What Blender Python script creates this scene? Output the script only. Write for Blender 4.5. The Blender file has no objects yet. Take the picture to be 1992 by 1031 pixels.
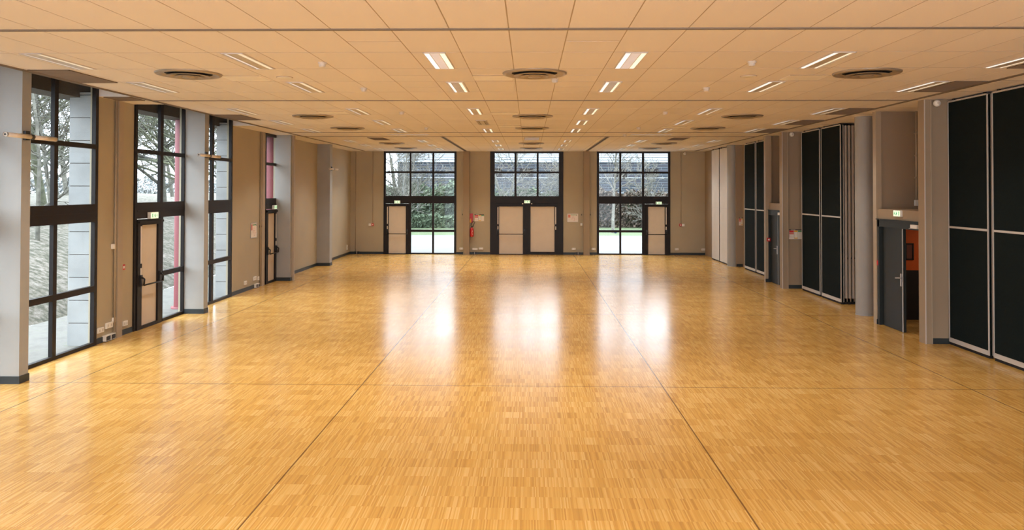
import bpy, math, random
from mathutils import Vector, Matrix
PI = math.pi
C = bpy.context.scene.collection
ORG = {}

# ------------------------------------------------------------------ materials
def nm(name):
    m = bpy.data.materials.new(name); m.use_nodes = True
    nt = m.node_tree; b = nt.nodes['Principled BSDF']
    return m, nt, b
def mat(name, col, rough=.6, metal=0, noise=0, nscale=3, bump=0, emit=None, estr=0, spec=None):
    m, nt, b = nm(name)
    b.inputs['Base Color'].default_value = (*col, 1); b.inputs['Roughness'].default_value = rough
    b.inputs['Metallic'].default_value = metal
    if spec is not None: b.inputs['Specular IOR Level'].default_value = spec
    if emit: b.inputs['Emission Color'].default_value = (*emit, 1); b.inputs['Emission Strength'].default_value = estr
    tc = nt.nodes.new('ShaderNodeTexCoord'); n = nt.nodes.new('ShaderNodeTexNoise')
    n.inputs['Scale'].default_value = nscale; n.inputs['Detail'].default_value = 4
    nt.links.new(tc.outputs['Object'], n.inputs['Vector'])
    r = nt.nodes.new('ShaderNodeValToRGB'); k = max(noise, .03)
    r.color_ramp.elements[0].color = (*[c*(1-k) for c in col], 1); r.color_ramp.elements[1].color = (*[min(1, c*(1+k)) for c in col], 1)
    r.color_ramp.elements[0].position = .3; r.color_ramp.elements[1].position = .7
    nt.links.new(n.outputs['Fac'], r.inputs['Fac']); nt.links.new(r.outputs['Color'], b.inputs['Base Color'])
    if bump:
        bp = nt.nodes.new('ShaderNodeBump'); bp.inputs['Strength'].default_value = bump
        nt.links.new(n.outputs['Fac'], bp.inputs['Height']); nt.links.new(bp.outputs['Normal'], b.inputs['Normal'])
    return m
def glass_mat():
    m = bpy.data.materials.new('window_glass'); m.use_nodes = True; nt = m.node_tree; nt.nodes.clear()
    o = nt.nodes.new('ShaderNodeOutputMaterial'); t = nt.nodes.new('ShaderNodeBsdfTransparent'); g = nt.nodes.new('ShaderNodeBsdfGlossy')
    t.inputs['Color'].default_value = (.95, .985, 1, 1); g.inputs['Roughness'].default_value = .02
    mx = nt.nodes.new('ShaderNodeMixShader'); mx.inputs['Fac'].default_value = .015
    nt.links.new(t.outputs[0], mx.inputs[1]); nt.links.new(g.outputs[0], mx.inputs[2]); nt.links.new(mx.outputs[0], o.inputs['Surface'])
    return m
def math_n(nt, op, a, b=None):
    n = nt.nodes.new('ShaderNodeMath'); n.operation = op
    for i, v in enumerate((a, b)):
        if v is None: continue
        if isinstance(v, (int, float)): n.inputs[i].default_value = v
        else: nt.links.new(v, n.inputs[i])
    return n.outputs[0]
def ramp(nt, fac, stops):
    r = nt.nodes.new('ShaderNodeValToRGB'); e = r.color_ramp.elements
    while len(e) < len(stops): e.new(.5)
    for el, (p, c) in zip(e, stops): el.position = p; el.color = (*c, 1)
    nt.links.new(fac, r.inputs['Fac']); return r.outputs['Color']
def mixc(nt, fac, a, b, mode='MIX'):
    n = nt.nodes.new('ShaderNodeMix'); n.data_type = 'RGBA'; n.blend_type = mode
    for s, v in ((n.inputs[0], fac), (n.inputs[6], a), (n.inputs[7], b)):
        if isinstance(v, (int, float)): s.default_value = v
        elif isinstance(v, tuple): s.default_value = (*v, 1)
        else: nt.links.new(v, s)
    return n.outputs[2]
def floor_mat():
    m, nt, b = nm('mosaic_parquet')
    tc = nt.nodes.new('ShaderNodeTexCoord'); sp = nt.nodes.new('ShaderNodeSeparateXYZ'); nt.links.new(tc.outputs['Object'], sp.inputs[0])
    x, y = sp.outputs['X'], sp.outputs['Y']
    M_ = lambda *a: math_n(nt, *a)
    row = M_('FLOOR', M_('DIVIDE', y, .24))
    wn = lambda a, bb, dim='2D': None
    def white(a, c):
        cb = nt.nodes.new('ShaderNodeCombineXYZ'); nt.links.new(a, cb.inputs[0]); nt.links.new(c, cb.inputs[1])
        w = nt.nodes.new('ShaderNodeTexWhiteNoise'); w.noise_dimensions = '2D'; nt.links.new(cb.outputs[0], w.inputs['Vector'])
        return w.outputs['Value']
    w1 = nt.nodes.new('ShaderNodeTexWhiteNoise'); w1.noise_dimensions = '1D'; nt.links.new(row, w1.inputs['W'])
    off = w1.outputs['Value']
    xs = M_('ADD', x, M_('MULTIPLY', off, .37))
    strip = white(M_('FLOOR', M_('DIVIDE', xs, .0115)), row)
    block = white(M_('FLOOR', M_('DIVIDE', xs, .31)), row)
    n = nt.nodes.new('ShaderNodeTexNoise'); n.inputs['Scale'].default_value = .5; n.inputs['Detail'].default_value = 3
    nt.links.new(tc.outputs['Object'], n.inputs['Vector'])
    gr = nt.nodes.new('ShaderNodeTexNoise'); gr.inputs['Scale'].default_value = 1; gr.inputs['Detail'].default_value = 5
    mp = nt.nodes.new('ShaderNodeMapping'); mp.inputs['Scale'].default_value = (140, 5, 1)
    nt.links.new(tc.outputs['Object'], mp.inputs[0]); nt.links.new(mp.outputs[0], gr.inputs['Vector'])
    v = M_('ADD', M_('ADD', M_('MULTIPLY', strip, .52), M_('MULTIPLY', block, .20)), M_('ADD', M_('MULTIPLY', n.outputs['Fac'], .18), M_('MULTIPLY', gr.outputs['Fac'], .14)))
    col = ramp(nt, v, [(.10, (.43, .22, .055)), (.40, (.545, .302, .074)), (.62, (.605, .357, .099)), (.92, (.71, .475, .19))])
    ln = None
    def line(coord, at, w):
        nonlocal ln
        l = M_('LESS_THAN', M_('ABSOLUTE', M_('SUBTRACT', coord, at)), w)
        ln = l if ln is None else M_('MAXIMUM', ln, l)
    for a in (-6.45, -2.33, 1.85, 6.06): line(x, a, .008)
    for a in (10.87, 17.15, 23.3, 29.4, 4.6): line(y, a, .008)
    col = mixc(nt, M_('MULTIPLY', ln, .8), col, (.10, .035, .012))
    nt.links.new(col, b.inputs['Base Color'])
    rw = white(row, row)
    ro = M_('ADD', M_('ADD', M_('MULTIPLY', block, .015), M_('MULTIPLY', n.outputs['Fac'], .08)), FLOOR_ROUGH)
    nt.links.new(ro, b.inputs['Roughness'])
    b.inputs['IOR'].default_value = 1.5; b.inputs['Specular IOR Level'].default_value = .37
    return m
def brick(name, c1, c2, mortar, w, h, ms, rough=.8, rot=(PI/2, 0, 0)):
    m, nt, b = nm(name); tc = nt.nodes.new('ShaderNodeTexCoord'); mp = nt.nodes.new('ShaderNodeMapping'); mp.inputs['Rotation'].default_value = rot
    br = nt.nodes.new('ShaderNodeTexBrick'); br.inputs['Scale'].default_value = 1
    for k, v in (('Color1', c1), ('Color2', c2), ('Mortar', mortar)): br.inputs[k].default_value = (*v, 1)
    br.inputs['Mortar Size'].default_value = ms; br.inputs['Brick Width'].default_value = w; br.inputs['Row Height'].default_value = h
    nt.links.new(tc.outputs['Object'], mp.inputs[0]); nt.links.new(mp.outputs[0], br.inputs['Vector']); nt.links.new(br.outputs['Color'], b.inputs['Base Color'])
    b.inputs['Roughness'].default_value = rough; return m
def ground_mat(name, stops, scale, bump=.4, detail=8):
    m, nt, b = nm(name); tc = nt.nodes.new('ShaderNodeTexCoord'); n = nt.nodes.new('ShaderNodeTexNoise')
    n.inputs['Scale'].default_value = scale; n.inputs['Detail'].default_value = detail; n.inputs['Roughness'].default_value = .7
    nt.links.new(tc.outputs['Object'], n.inputs['Vector'])
    nt.links.new(ramp(nt, n.outputs['Fac'], stops), b.inputs['Base Color']); b.inputs['Roughness'].default_value = .9
    bp = nt.nodes.new('ShaderNodeBump'); bp.inputs['Strength'].default_value = bump; nt.links.new(n.outputs['Fac'], bp.inputs['Height']); nt.links.new(bp.outputs['Normal'], b.inputs['Normal'])
    return m
def island_mat(name, c0, c1, rough=.8):
    m, nt, b = nm(name); g = nt.nodes.new('ShaderNodeNewGeometry')
    nt.links.new(ramp(nt, g.outputs['Random Per Island'], [(0, c0), (1, c1)]), b.inputs['Base Color']); b.inputs['Roughness'].default_value = rough
    return m

FLOOR_ROUGH = .16
SKY = 4.7
LAMP_W = 11.0
LAMP_C = (1, .93, .84)
OUT = .92
K = dict(
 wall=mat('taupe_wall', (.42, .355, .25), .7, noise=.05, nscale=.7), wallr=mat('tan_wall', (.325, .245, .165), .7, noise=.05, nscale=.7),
 pier=mat('grey_pier_paint', (.34, .335, .32), .55, noise=.03), jamb=mat('beige_metal_post', (.40, .315, .22), .4, noise=.03),
 floor=floor_mat(), tile=island_mat('ceiling_tile', (.73, .685, .66), (.77, .725, .70)), tbar=mat('ceiling_grid_bar', (.40, .325, .25), .6),
 dark_tile=mat('dark_return_grille', (.22, .165, .12), .7), white_tile=mat('white_access_plate', (.86, .83, .80), .5),
 frame=mat('dark_bronze_frame', (.013, .0095, .009), .45, noise=.1, spec=.25), glass=glass_mat(), blind=mat('beige_door_infill', (.66, .565, .46), .6, noise=.03),
 base=mat('slate_skirting', (.018, .026, .030), .45), roof=mat('roof_slab', (.3, .28, .26), .9),
 panel=mat('dark_green_fabric', (.0055, .0105, .0110), .85, noise=.15, nscale=30, spec=.12), alu=mat('pale_aluminium', (.60, .56, .52), .4, metal=.25),
 white_panel=mat('beige_panel_face', (.66, .62, .57), .5), black=mat('black_plastic', (.012, .012, .013), .4), seal=mat('black_rubber_seal', (.008, .008, .008), .8),
 rail=mat('grey_track_metal', (.20, .155, .115), .5), slot=mat('dark_slot', (.03, .02, .016), .8),
 notice=mat('brown_notice', (.16, .05, .03), .6), white=mat('white_plastic', (.80, .77, .72), .4), steel=mat('brushed_steel', (.55, .55, .56), .3, metal=.9), tubew=mat('ivory_tube', (.74, .66, .58), .35),
 red=mat('red_enamel', (.55, .012, .014), .35), yellow=mat('yellow_print', (.75, .42, .02), .5), green=mat('green_print', (.10, .30, .14), .5),
 pink=mat('pale_red_print', (.62, .20, .16), .5), paper=mat('poster_paper', (.78, .70, .62), .6), dkprint=mat('dark_print', (.04, .03, .03), .6),
 lamp_on=mat('lit_tube', (.9, .9, .9), .4, emit=(.95, 1, 1), estr=.42), lamp_on_y=mat('lit_tube_warm', (.9, .9, .8), .4, emit=(1, .93, .72), estr=.42), lamp_dim=mat('dim_tube', (.7, .72, .74), .3, emit=(.88, .95, 1), estr=.24), lamp_dim_y=mat('dim_tube_warm', (.7, .68, .6), .3, emit=(1, .9, .68), estr=.24), lamp_off=mat('unlit_tube', (.30, .26, .22), .3),
 louvre=mat('lamp_reflector', (.60, .55, .50), .35, metal=.2), louvre_b=mat('lamp_reflector_painted_glow', (.75, .74, .78), .35, emit=(.9, .88, 1), estr=.10), lampframe=mat('lamp_frame', (.62, .57, .52), .4),
 diff=mat('diffuser_metal', (.36, .29, .215), .36, metal=.35), diff_shade=mat('diffuser_throat_shade', (.012, .009, .008), .9),
 sign_face=mat('lit_sign_face', (.8, .9, .8), .4, emit=(.70, 1, .68), estr=.38), sign_green=mat('sign_green', (.02, .28, .10), .5, emit=(.02, .35, .12), estr=.25),
 door=mat('grey_green_door', (.022, .029, .030), .5, spec=.25), orange=mat('orange_wall', (.62, .115, .012), .7), corr_dark=mat('black_wainscot', (.008, .008, .009), .6),
 stone=mat('pale_stone_block', (.36, .37, .37), .8, noise=.12, nscale=2), redcol=mat('red_painted_steel', (.25, .062, .07), .5),
 fascia=mat('brown_fascia', (.075, .055, .04), .7), bark=mat('grey_bark', (.12, .115, .095), .9, noise=.4, nscale=6), bark2=mat('pale_bark', (.16, .15, .13), .9, noise=.3, nscale=6), moss=mat('mossy_bark', (.105, .11, .07), .9, noise=.5, nscale=4),
 paving=ground_mat('pale_paving', [(.3, (.13, .13, .133)), (.7, (.165, .165, .168))], .5, .1), lawn=ground_mat('lawn_grass', [(.3, (.06, .09, .035)), (.7, (.10, .135, .062))], 1.5, .6),
 litter=ground_mat('leaf_litter', [(.32, (.022, .022, .014)), (.45, (.070, .068, .046)), (.55, (.15, .132, .112)), (.72, (.27, .245, .22))], 5.5, 1.0), gravel=ground_mat('gravel_path', [(.3, (.135, .128, .118)), (.55, (.185, .178, .165)), (.75, (.12, .14, .075))], 3, .5),
 hedge=island_mat('hedge_leaf', (.018, .032, .015), (.085, .115, .055)), shrub=island_mat('pale_shrub_leaf', (.05, .078, .045), (.17, .215, .14)), haze_leaf=island_mat('painted_haze_leaf', (.13, .145, .14), (.24, .25, .26)), redshrub=island_mat('russet_shrub_leaf', (.035, .03, .022), (.14, .10, .075)),
 clad=brick('slate_cladding', (.022, .03, .042), (.04, .038, .05), (.10, .115, .135), 1.1, .21, .022), screen=mat('white_roof_screen', (.36, .39, .43), .5), screen_gap=mat('screen_gap', (.10, .12, .15), .7),
 blue=mat('blue_plastic', (.03, .07, .2), .4), globe=mat('white_globe', (.5, .5, .5), .3), house=mat('pale_render', (.28, .28, .29), .8), houseroof=mat('red_roof', (.16, .07, .05), .8),
)
for k_ in ('redcol fascia bark bark2 moss paving lawn litter gravel hedge shrub redshrub screen screen_gap blue globe house houseroof stone clad').split():
    for nd in K[k_].node_tree.nodes:
        if nd.type == 'VALTORGB':
            for e in nd.color_ramp.elements: e.color = (*[c*OUT for c in e.color[:3]], 1)
        if nd.type == 'TEX_BRICK':
            for q in ('Color1', 'Color2', 'Mortar'): nd.inputs[q].default_value = (*[c*OUT for c in nd.inputs[q].default_value[:3]], 1)

# ------------------------------------------------------------------ mesh building
class M:
    def __init__(s): s.v = []; s.f = []; s.mi = []; s.sm = []; s.mats = []
    def _m(s, m):
        if m is None: return 0
        if m not in s.mats: s.mats.append(m)
        return s.mats.index(m)
    def add(s, vs, fs, m=None, smooth=False):
        o = len(s.v); s.v += [Vector(p) for p in vs]; i = s._m(m)
        for f in fs: s.f.append([o+k for k in f]); s.mi.append(i); s.sm.append(smooth)
        return s
    def box(s, x0, x1, y0, y1, z0, z1, m=None):
        if x0 > x1: x0, x1 = x1, x0
        if y0 > y1: y0, y1 = y1, y0
        if z0 > z1: z0, z1 = z1, z0
        return s.add([(x0,y0,z0),(x1,y0,z0),(x1,y1,z0),(x0,y1,z0),(x0,y0,z1),(x1,y0,z1),(x1,y1,z1),(x0,y1,z1)],
              [(0,3,2,1),(4,5,6,7),(0,1,5,4),(1,2,6,5),(2,3,7,6),(3,0,4,7)], m)
    def tube(s, pts, r, n=10, m=None, caps=True, smooth=True):
        pts = [Vector(p) for p in pts]; rs = r if isinstance(r, (list, tuple)) else [r]*len(pts)
        vs = []; a = None
        for i, p in enumerate(pts):
            d = (pts[min(i+1, len(pts)-1)] - pts[max(i-1, 0)]).normalized()
            if a is None: a = d.orthogonal().normalized()
            else:
                a = a - d*a.dot(d); a = a.normalized() if a.length > 1e-5 else d.orthogonal().normalized()
            b = d.cross(a)
            for k in range(n): t = 2*PI*k/n; vs.append(p + (a*math.cos(t) + b*math.sin(t))*rs[i])
        fs = [(i*n+k, i*n+(k+1) % n, (i+1)*n+(k+1) % n, (i+1)*n+k) for i in range(len(pts)-1) for k in range(n)]
        o = len(s.v); s.add(vs, fs, m, smooth)
        if caps:
            i = s._m(m)
            for f in (list(range(n))[::-1], list(range((len(pts)-1)*n, len(pts)*n))): s.f.append([o+k for k in f]); s.mi.append(i); s.sm.append(False)
        return s
    def lathe(s, prof, c=(0,0,0), n=40, m=None, axis='Z', smooth=True):
        c = Vector(c); vs = []
        for r, z in prof:
            for k in range(n):
                t = 2*PI*k/n; p = Vector((r*math.cos(t), r*math.sin(t), z))
                if axis == 'Y': p = Vector((p.x, p.z, -p.y))
                if axis == 'X': p = Vector((p.z, p.x, p.y))
                vs.append(c+p)
        fs = [(i*n+k, i*n+(k+1) % n, (i+1)*n+(k+1) % n, (i+1)*n+k) for i in range(len(prof)-1) for k in range(n)]
        return s.add(vs, fs, m, smooth)
    def build(s, name, m=None, parent=None, loc=None, bevel=0):
        o_w = ORG[parent.name] if parent else (Vector(loc) if loc is not None else Vector((0,0,0)))
        me = bpy.data.meshes.new(name); me.from_pydata([p-o_w for p in s.v], [], s.f)
        for k in (s.mats or [m]): me.materials.append(K[k])
        if s.mats: me.polygons.foreach_set('material_index', s.mi)
        me.polygons.foreach_set('use_smooth', s.sm); me.update()
        o = bpy.data.objects.new(name, me); C.objects.link(o)
        if parent: o.parent = parent
        else: o.location = o_w
        ORG[o.name] = o_w
        if bevel:
            bv = o.modifiers.new('bevel', 'BEVEL'); bv.width = bevel; bv.segments = 2; bv.limit_method = 'ANGLE'
        return o
def tag(o, label=None, cat=None, group=None, kind=None):
    for k, v in (('label', label), ('category', cat), ('group', group), ('kind', kind)):
        if v: o[k] = v
    return o
def thing(name, loc, label=None, cat=None, group=None, kind=None):
    o = bpy.data.objects.new(name, None); C.objects.link(o); o.location = loc; o.empty_display_size = .1
    ORG[o.name] = Vector(loc); return tag(o, label, cat, group, kind)
def structure(o, label, cat): return tag(o, label, cat, None, 'structure')
def dup(root, loc, label, rot=None):
    r = root.copy(); C.objects.link(r); r.location = loc; r['label'] = label; ORG[r.name] = Vector(loc)
    if rot is not None: r.rotation_euler.z = rot
    for ch in list(root.children):
        c = ch.copy(); C.objects.link(c); c.parent = r
        for g in list(ch.children):
            d = g.copy(); C.objects.link(d); d.parent = c
    return r

CEIL = 4.344; FAR = 32.9; LW = -7.58; TOP = 4.8; Y0 = -4.0

# ------------------------------------------------------------------ shell
structure(M().box(-7.62, 10.2, Y0, FAR+.05, -.1, 0).build('floor', 'floor'), 'honey mosaic parquet floor with thin dark inlay lines', 'floor')
structure(M().box(-8.4, 8.6, Y0, FAR+.4, TOP, TOP+.2).build('roof_slab', 'roof'), 'flat slab above the suspended ceiling, added to block light leaks', 'roof')  # added to keep sky light from leaking in over the ceiling
# ceiling: rows of tiles over a grid
rows = [-4.0, -2.8, -1.55, .3, 1.55, 2.8, 4.05, 5.3, 6.55, 7.83, 9.17, 10.40, 11.66, 12.9, 14.11, 15.47, 16.74, 18.1, 19.4, 20.65, 22.03, 23.65, 25.3, 26.5, 27.7, 29.0, 30.2, 31.5, FAR]
cols = [-.21 + .6*k for k in range(-11, 12)]
pockets = [(11.0, 13.5), (14.78, 17.15), (17.17, 19.69), (4.9, 7.3), (8.6, 10.78)]
XE = -6.95
cm = M()
b0 = CEIL+.0018
cm.box(XE, 8.4, Y0, FAR, b0, b0+.04, 'tbar')
cm.box(XE-.03, XE, Y0, FAR, CEIL, TOP, 'tbar')
yy = Y0
for a, b in sorted(pockets) + [(FAR, FAR)]:
    if a > yy+.3: cm.box(LW-.02, XE-.03, yy, a, CEIL+.002, TOP, 'tile')
    yy = max(yy, b)
g = .0065
xs = [XE] + [c for c in cols if c > XE+.1 and c < 6.8] + [6.82, 8.0]
for i in range(len(rows)-1):
    for j in range(len(xs)-1):
        gg = .03 if xs[j] > 6.8 else g
        gy = max(gg, .013)
        ya, yb, xa, xb = rows[i]+gy, rows[i+1]-gy, xs[j]+gg, xs[j+1]-gg
        parts = [(ya, yb)]
        if i % 5 in (2, 4, 1) and j in (9, 13): mid = (ya+yb)/2; parts = [(ya, mid-.012), (mid+.012, yb)]
        for p, q in parts:
            cm.add([(xa, p, CEIL), (xb, p, CEIL), (xb, q, CEIL), (xa, q, CEIL), (xa, p, b0), (xb, p, b0), (xb, q, b0), (xa, q, b0)],
                   [(0,3,2,1), (0,1,5,4), (1,2,6,5), (2,3,7,6), (3,0,4,7)], 'tile')
structure(cm.build('ceiling'), 'suspended ceiling of pale oblong tiles', 'ceiling')

# window wall
segs = [(Y0, 4.9), (7.3, 8.6), (10.78, 11.0), (13.5, 14.78), (17.0, 17.2), (19.69, 22.16), (23.31, FAR+.3)]
w = M()
for a, b in segs: w.box(LW-.12, LW, a, b, 0, TOP)
w.box(LW-.12, LW, 22.16, 23.31, CEIL, TOP)
for a, b in ((4.9, 7.3), (8.6, 10.78), (11.0, 13.5), (14.78, 17.0), (17.2, 19.69)): w.box(LW-.12, LW, a, b, 4.66, TOP)
structure(w.build('wall_left', 'wall'), 'taupe side wall holding tall dark-framed windows', 'wall')
# far wall with three openings
w = M()
for a, b in ((-7.83, -6.16), (-3.08, -1.65), (1.43, 2.84), (5.91, 8.2)): w.box(a, b, FAR, FAR+.3, 0, TOP)
for a, b in ((-6.16, -3.08), (-1.65, 1.43), (2.84, 5.91)): w.box(a, b, FAR, FAR+.3, CEIL, TOP)
structure(w.build('wall_far', 'wall'), 'taupe end wall with three glazed bays', 'wall')
# partition-side wall
w = M()
w.box(7.6, 8.4, Y0, 14.1, 0, TOP)
w.box(7.5, 10.2, 14.1, 14.22, 0, TOP)
w.box(8.02, 8.4, 14.22, 16.16, 2.34, TOP)                      # back of the recess over the near door
w.box(7.19, 10.2, 16.16, 16.3, 2.34, TOP); w.box(7.19, 7.34, 16.16, 16.3, 0, 2.34)
w.box(7.56, 7.62, 16.3, 18.0, 0, TOP); w.box(7.62, 8.4, 17.0, 18.0, 0, TOP); w.box(7.5, 7.58, 16.95, 17.3, 0, CEIL)
w.box(8.0, 8.4, 18.0, 21.8, 0, TOP)
w.box(7.95, 8.4, 22.0, 23.5, 0, TOP)
w.box(7.13, 8.4, 23.5, 23.65, 0, TOP)
w.box(7.6, 8.4, 23.65, 28.0, 0, TOP)
w.box(7.36, 8.4, 27.98, FAR+.3, 0, TOP)
w.box(7.5, 8.4, 21.88, 22.0, 0, TOP)
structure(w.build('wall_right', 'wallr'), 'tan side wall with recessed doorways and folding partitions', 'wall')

# window-wall fins
FIN = [(10.78, 10.98), (16.95, 17.17), (23.12, 23.38), (27.72, 28.05)]
for i, ((a, b), nme) in enumerate(zip(FIN, ('nearest the camera', 'second along', 'third along, beside the narrow exit door', 'last along, past the plain wall'))):
    x1 = -7.12
    o = M().box(LW-.01, x1, a, b, 0, TOP if i < 2 else CEIL).build(f'trim_{i+1}', 'pier'); structure(o, f'grey projecting wall fin {nme}', 'wall fin')
    M().box(LW+.005, x1+.012, a-.012, b+.012, 0, .105).build('skirting', 'base', o)
# partition-side fins and posts
def right_fin(n, y, x0, x1, xp, lab):
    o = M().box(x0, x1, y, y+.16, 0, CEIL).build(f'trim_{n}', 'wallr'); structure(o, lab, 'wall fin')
    M().box(x0+.01, x1, y-.012, y, 0, .1).build('skirting', 'base', o)
    p = M().box(xp, x0+.01, y-.03, y+.2, 0, CEIL).build('edge_post', 'wallr', o)
    M().box(xp-.004, xp+.012, y-.042, y-.03, 0, CEIL).build('bead_highlight_strip', 'alu', o); M().box(x0-.004, x0+.012, y-.042, y-.03, 0, CEIL).build('bead_highlight_strip', 'jamb', o)  # pale metal bead on one edge, painted highlight line on the other
right_fin(5, 14.07, 7.14, 7.56, 7.03, 'tan wall fin with metal edge post before the open door')
right_fin(6, 21.83, 7.16, 7.56, 7.01, 'tan wall fin with metal edge post carrying a small poster')
def door_block(n, ya, yb, yp, lab, lab2, opening):
    o = M().box(7.12, 7.95, ya, yb, 2.14, 2.345).build(f'trim_{n}', 'wallr'); structure(o, lab, 'door lintel')
    if opening: M().box(7.12, 7.3, ya, opening[0], 0, 2.14).build('side_cheek', 'wallr', o)
    p = M().box(7.02 if not opening else 7.09, 7.2, yp, yp+.15, 0, CEIL).build(f'trim_{n+1}', 'jamb'); structure(p, lab2, 'wall fin')
    M().box(7.015 if not opening else 7.085, 7.2, yp-.008, yp, 0, .1).build('skirting', 'base', p)
door_block(7, 14.27, 16.16, 16.12, 'tan lintel box over the open door', 'slim beige fin at the far side of the open door', (14.3, 0))
door_block(9, 22.03, 23.5, 23.37, 'tan lintel box over the closed door', 'slim beige fin at the far side of the closed door', None)
# corridor behind the open door
c = M(); c.box(7.63, 10.2, 16.67, 16.8, 1.04, 2.6, 'orange'); c.box(7.63, 10.2, 16.67, 16.8, 0, 1.04, 'corr_dark'); c.box(10.1, 10.25, 14.2, 16.8, 0, 2.6, 'orange')
c.box(7.95, 10.2, 14.22, 16.8, 2.34, 2.5, 'roof'); c.box(7.63, 8, 16.31, 16.8, 2.34, 2.5, 'roof')
structure(c.build('wall_corridor'), 'orange and black corridor wall beyond the open door', 'wall')
pf = thing('picture_frame', (8.015, 16.67, 1.26), 'small black framed notice on the orange corridor wall', 'picture')
fm = M()
for b in ((7.93, 8.10, 1.26, 1.285), (7.93, 8.10, 1.585, 1.61), (7.93, 7.952, 1.26, 1.61), (8.078, 8.10, 1.26, 1.61)): fm.box(b[0], b[1], 16.645, 16.67, b[2], b[3])
fm.build('frame', 'black', pf); M().box(7.945, 8.085, 16.66, 16.67, 1.28, 1.59).build('sheet', 'notice', pf)

# skirtings
def base_l(n, a, b): structure(M().box(LW, LW+.015, a, b, 0, .1).build(f'baseboard_left_{n}', 'base'), 'dark slate skirting under the window wall', 'skirting')
for i, (a, b) in enumerate(((13.5, 14.1), (14.36, 14.78), (19.69, 21.85), (23.38, 27.72), (28.06, FAR))): base_l(i+1, a, b)
for i, (a, b) in enumerate(((LW+.02, -6.16), (-3.08, -2.77), (-2.51, -1.65), (1.43, 2.27), (2.52, 2.84), (5.91, 7.36))):
    structure(M().box(a, b, FAR-.015, FAR, 0, .1).build(f'baseboard_far_{i+1}', 'base'), 'dark slate skirting under the end wall', 'skirting')
structure(M().box(7.49, 7.6, 16.935, 16.95, 0, .1).box(7.37, 7.6, 27.965, 27.98, 0, .1).build('baseboard_right', 'base'), 'dark slate skirting beside the round columns', 'skirting')

# ------------------------------------------------------------------ windows and glazed doors
TL = lambda u, z, d: (LW-.02-d, u, z)
TF = lambda u, z, d: (u, FAR+.02+d, z)
TR = lambda u, z, d: (7.14+d, u, z)
def bx(m, T, u0, u1, z0, z1, d0, d1, mm=None):
    p, q = T(u0, z0, d0), T(u1, z1, d1); return m.box(p[0], q[0], p[1], q[1], p[2], q[2], mm)
def glazing(n, T, u0, u1, ztop, bars_v_hi, bars_v_lo, lo_span, lab, ref):
    """tall window: top bar, transom at 3.46, deep band at 2.3, mid bar at .99 over lo_span, sill"""
    loc = T((u0+u1)/2, 0, 0); r = thing(f'window_{n}', loc, lab, 'window', None, 'structure')
    f = M(); J = .09; B = lambda a, b, c, d, e=-.05, g_=.02: bx(f, T, a, b, c, d, e, g_)
    B(u0, u0+J, 0, ztop, -.05, .02); B(u1-J, u1, 0, ztop, -.05, .02); B(u0+J, u1-J, ztop-.08, ztop)
    B(u0+J, u1-J, 3.42, 3.5); B(u0+J, u1-J, 2.15, 2.46)
    for a, b in bars_v_hi: B(a, b, 2.46, ztop-.08, -.045)
    l0, l1 = lo_span
    if l1 > l0:
        B(l0, l1, .94, 1.04); B(l0, l1, 0, .06)
        for a, b in bars_v_lo: B(a, b, 0, 2.15, -.045)
    B(u0+J, u1-J, 2.29, 2.31, -.058, -.05)
    f.build('frame', 'frame', r)
    gm = M(); bx(gm, T, u0+J, u1-J, 2.46, ztop-.08, .0, .004)
    if l1 > l0: bx(gm, T, l0, l1, .06, 2.15, .0, .004)
    gm.build('glass_pane', 'glass', r)
    return r
def bar_door(n, T, a, b, ia, ib, z0, lab, bar=True, hinge_side=1, second=False):
    r = thing(f'door_{n}', T((a+b)/2, 0, 0), lab, 'door', None, 'structure')
    f = M(); B = lambda u0, u1, z0_, z1, d0=-.07, d1=.05: bx(f, T, u0, u1, z0_, z1, d0, d1)
    B(a, ia, 0, 2.13); B(ib, b, 0, 2.13); B(ia, ib, 2.02, 2.13); B(ia, ib, 0, z0)
    B(a, b, 2.06, 2.1, -.11, -.07)
    f.build('leaf_frame', 'frame', r)
    p = M(); bx(p, T, ia, ib, z0, 2.02, -.03, .03); p.build('infill_panel', 'blind', r)
    e = ia-.05 if hinge_side < 0 else ib+.05
    m = M(); bx(m, T, e-.018, e+.018, 1.28, 2.0, -.085, -.07); bx(m, T, e-.018, e+.018, 1.05, 1.19, -.085, -.07); m.build('lock_rod', 'tubew', r)
    if bar:
        m = M(); p0, p1 = T(ia-.06, .86, -.14), T(ib+.06, .86, -.14)
        m.tube([p0, p1], .016, 8)
        for u in (ia-.06, ib+.06):
            bx(m, T, u-.035, u+.035, .84, 1.06, -.1, -.07); m.tube([T(u, 1.02, -.09), T(u, .98, -.15), T(u, .86, -.14)], .02, 8)
        m.build('push_bar', 'black', r)
    return r
glazing(1, TF, -6.16, -3.08, CEIL, ((-5.06, -4.99), (-4.10, -4.02)), ((-5.08, -4.99), (-4.10, -4.02)), (-4.99, -3.17), 'three-bay end window with exit door at its window-wall side', 0)
bar_door(1, TF, -6.07, -5.08, -5.94, -5.21, .03, 'single beige exit door in the end window nearest the window wall', True, -1)
glazing(2, TF, -1.65, 1.43, CEIL, ((-1.56, -1.46), (-.63, -.54), (.31, .39), (1.24, 1.34)), (), (0, 0), 'middle end window above double beige doors', 0)
o = M(); bx(o, TF, -1.56, -1.40, 0, 2.15, -.05, .06); bx(o, TF, 1.18, 1.34, 0, 2.15, -.05, .06); bx(o, TF, -1.4, 1.18, 2.12, 2.16, -.05, .06); bx(o, TF, -.135, -.095, 0, 2.13, -.02, .06)
structure(o.build('trim_11', 'frame'), 'dark frame posts flanking the double doors', 'door frame')
bar_door(2, TF, -1.40, -.125, -1.27, -.27, .03, 'double-door leaf with push bar, window-wall side', True, -1)
bar_door(3, TF, -.105, 1.18, .05, 1.06, .12, 'double-door leaf without push bar, partition side', False, 1)
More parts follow.
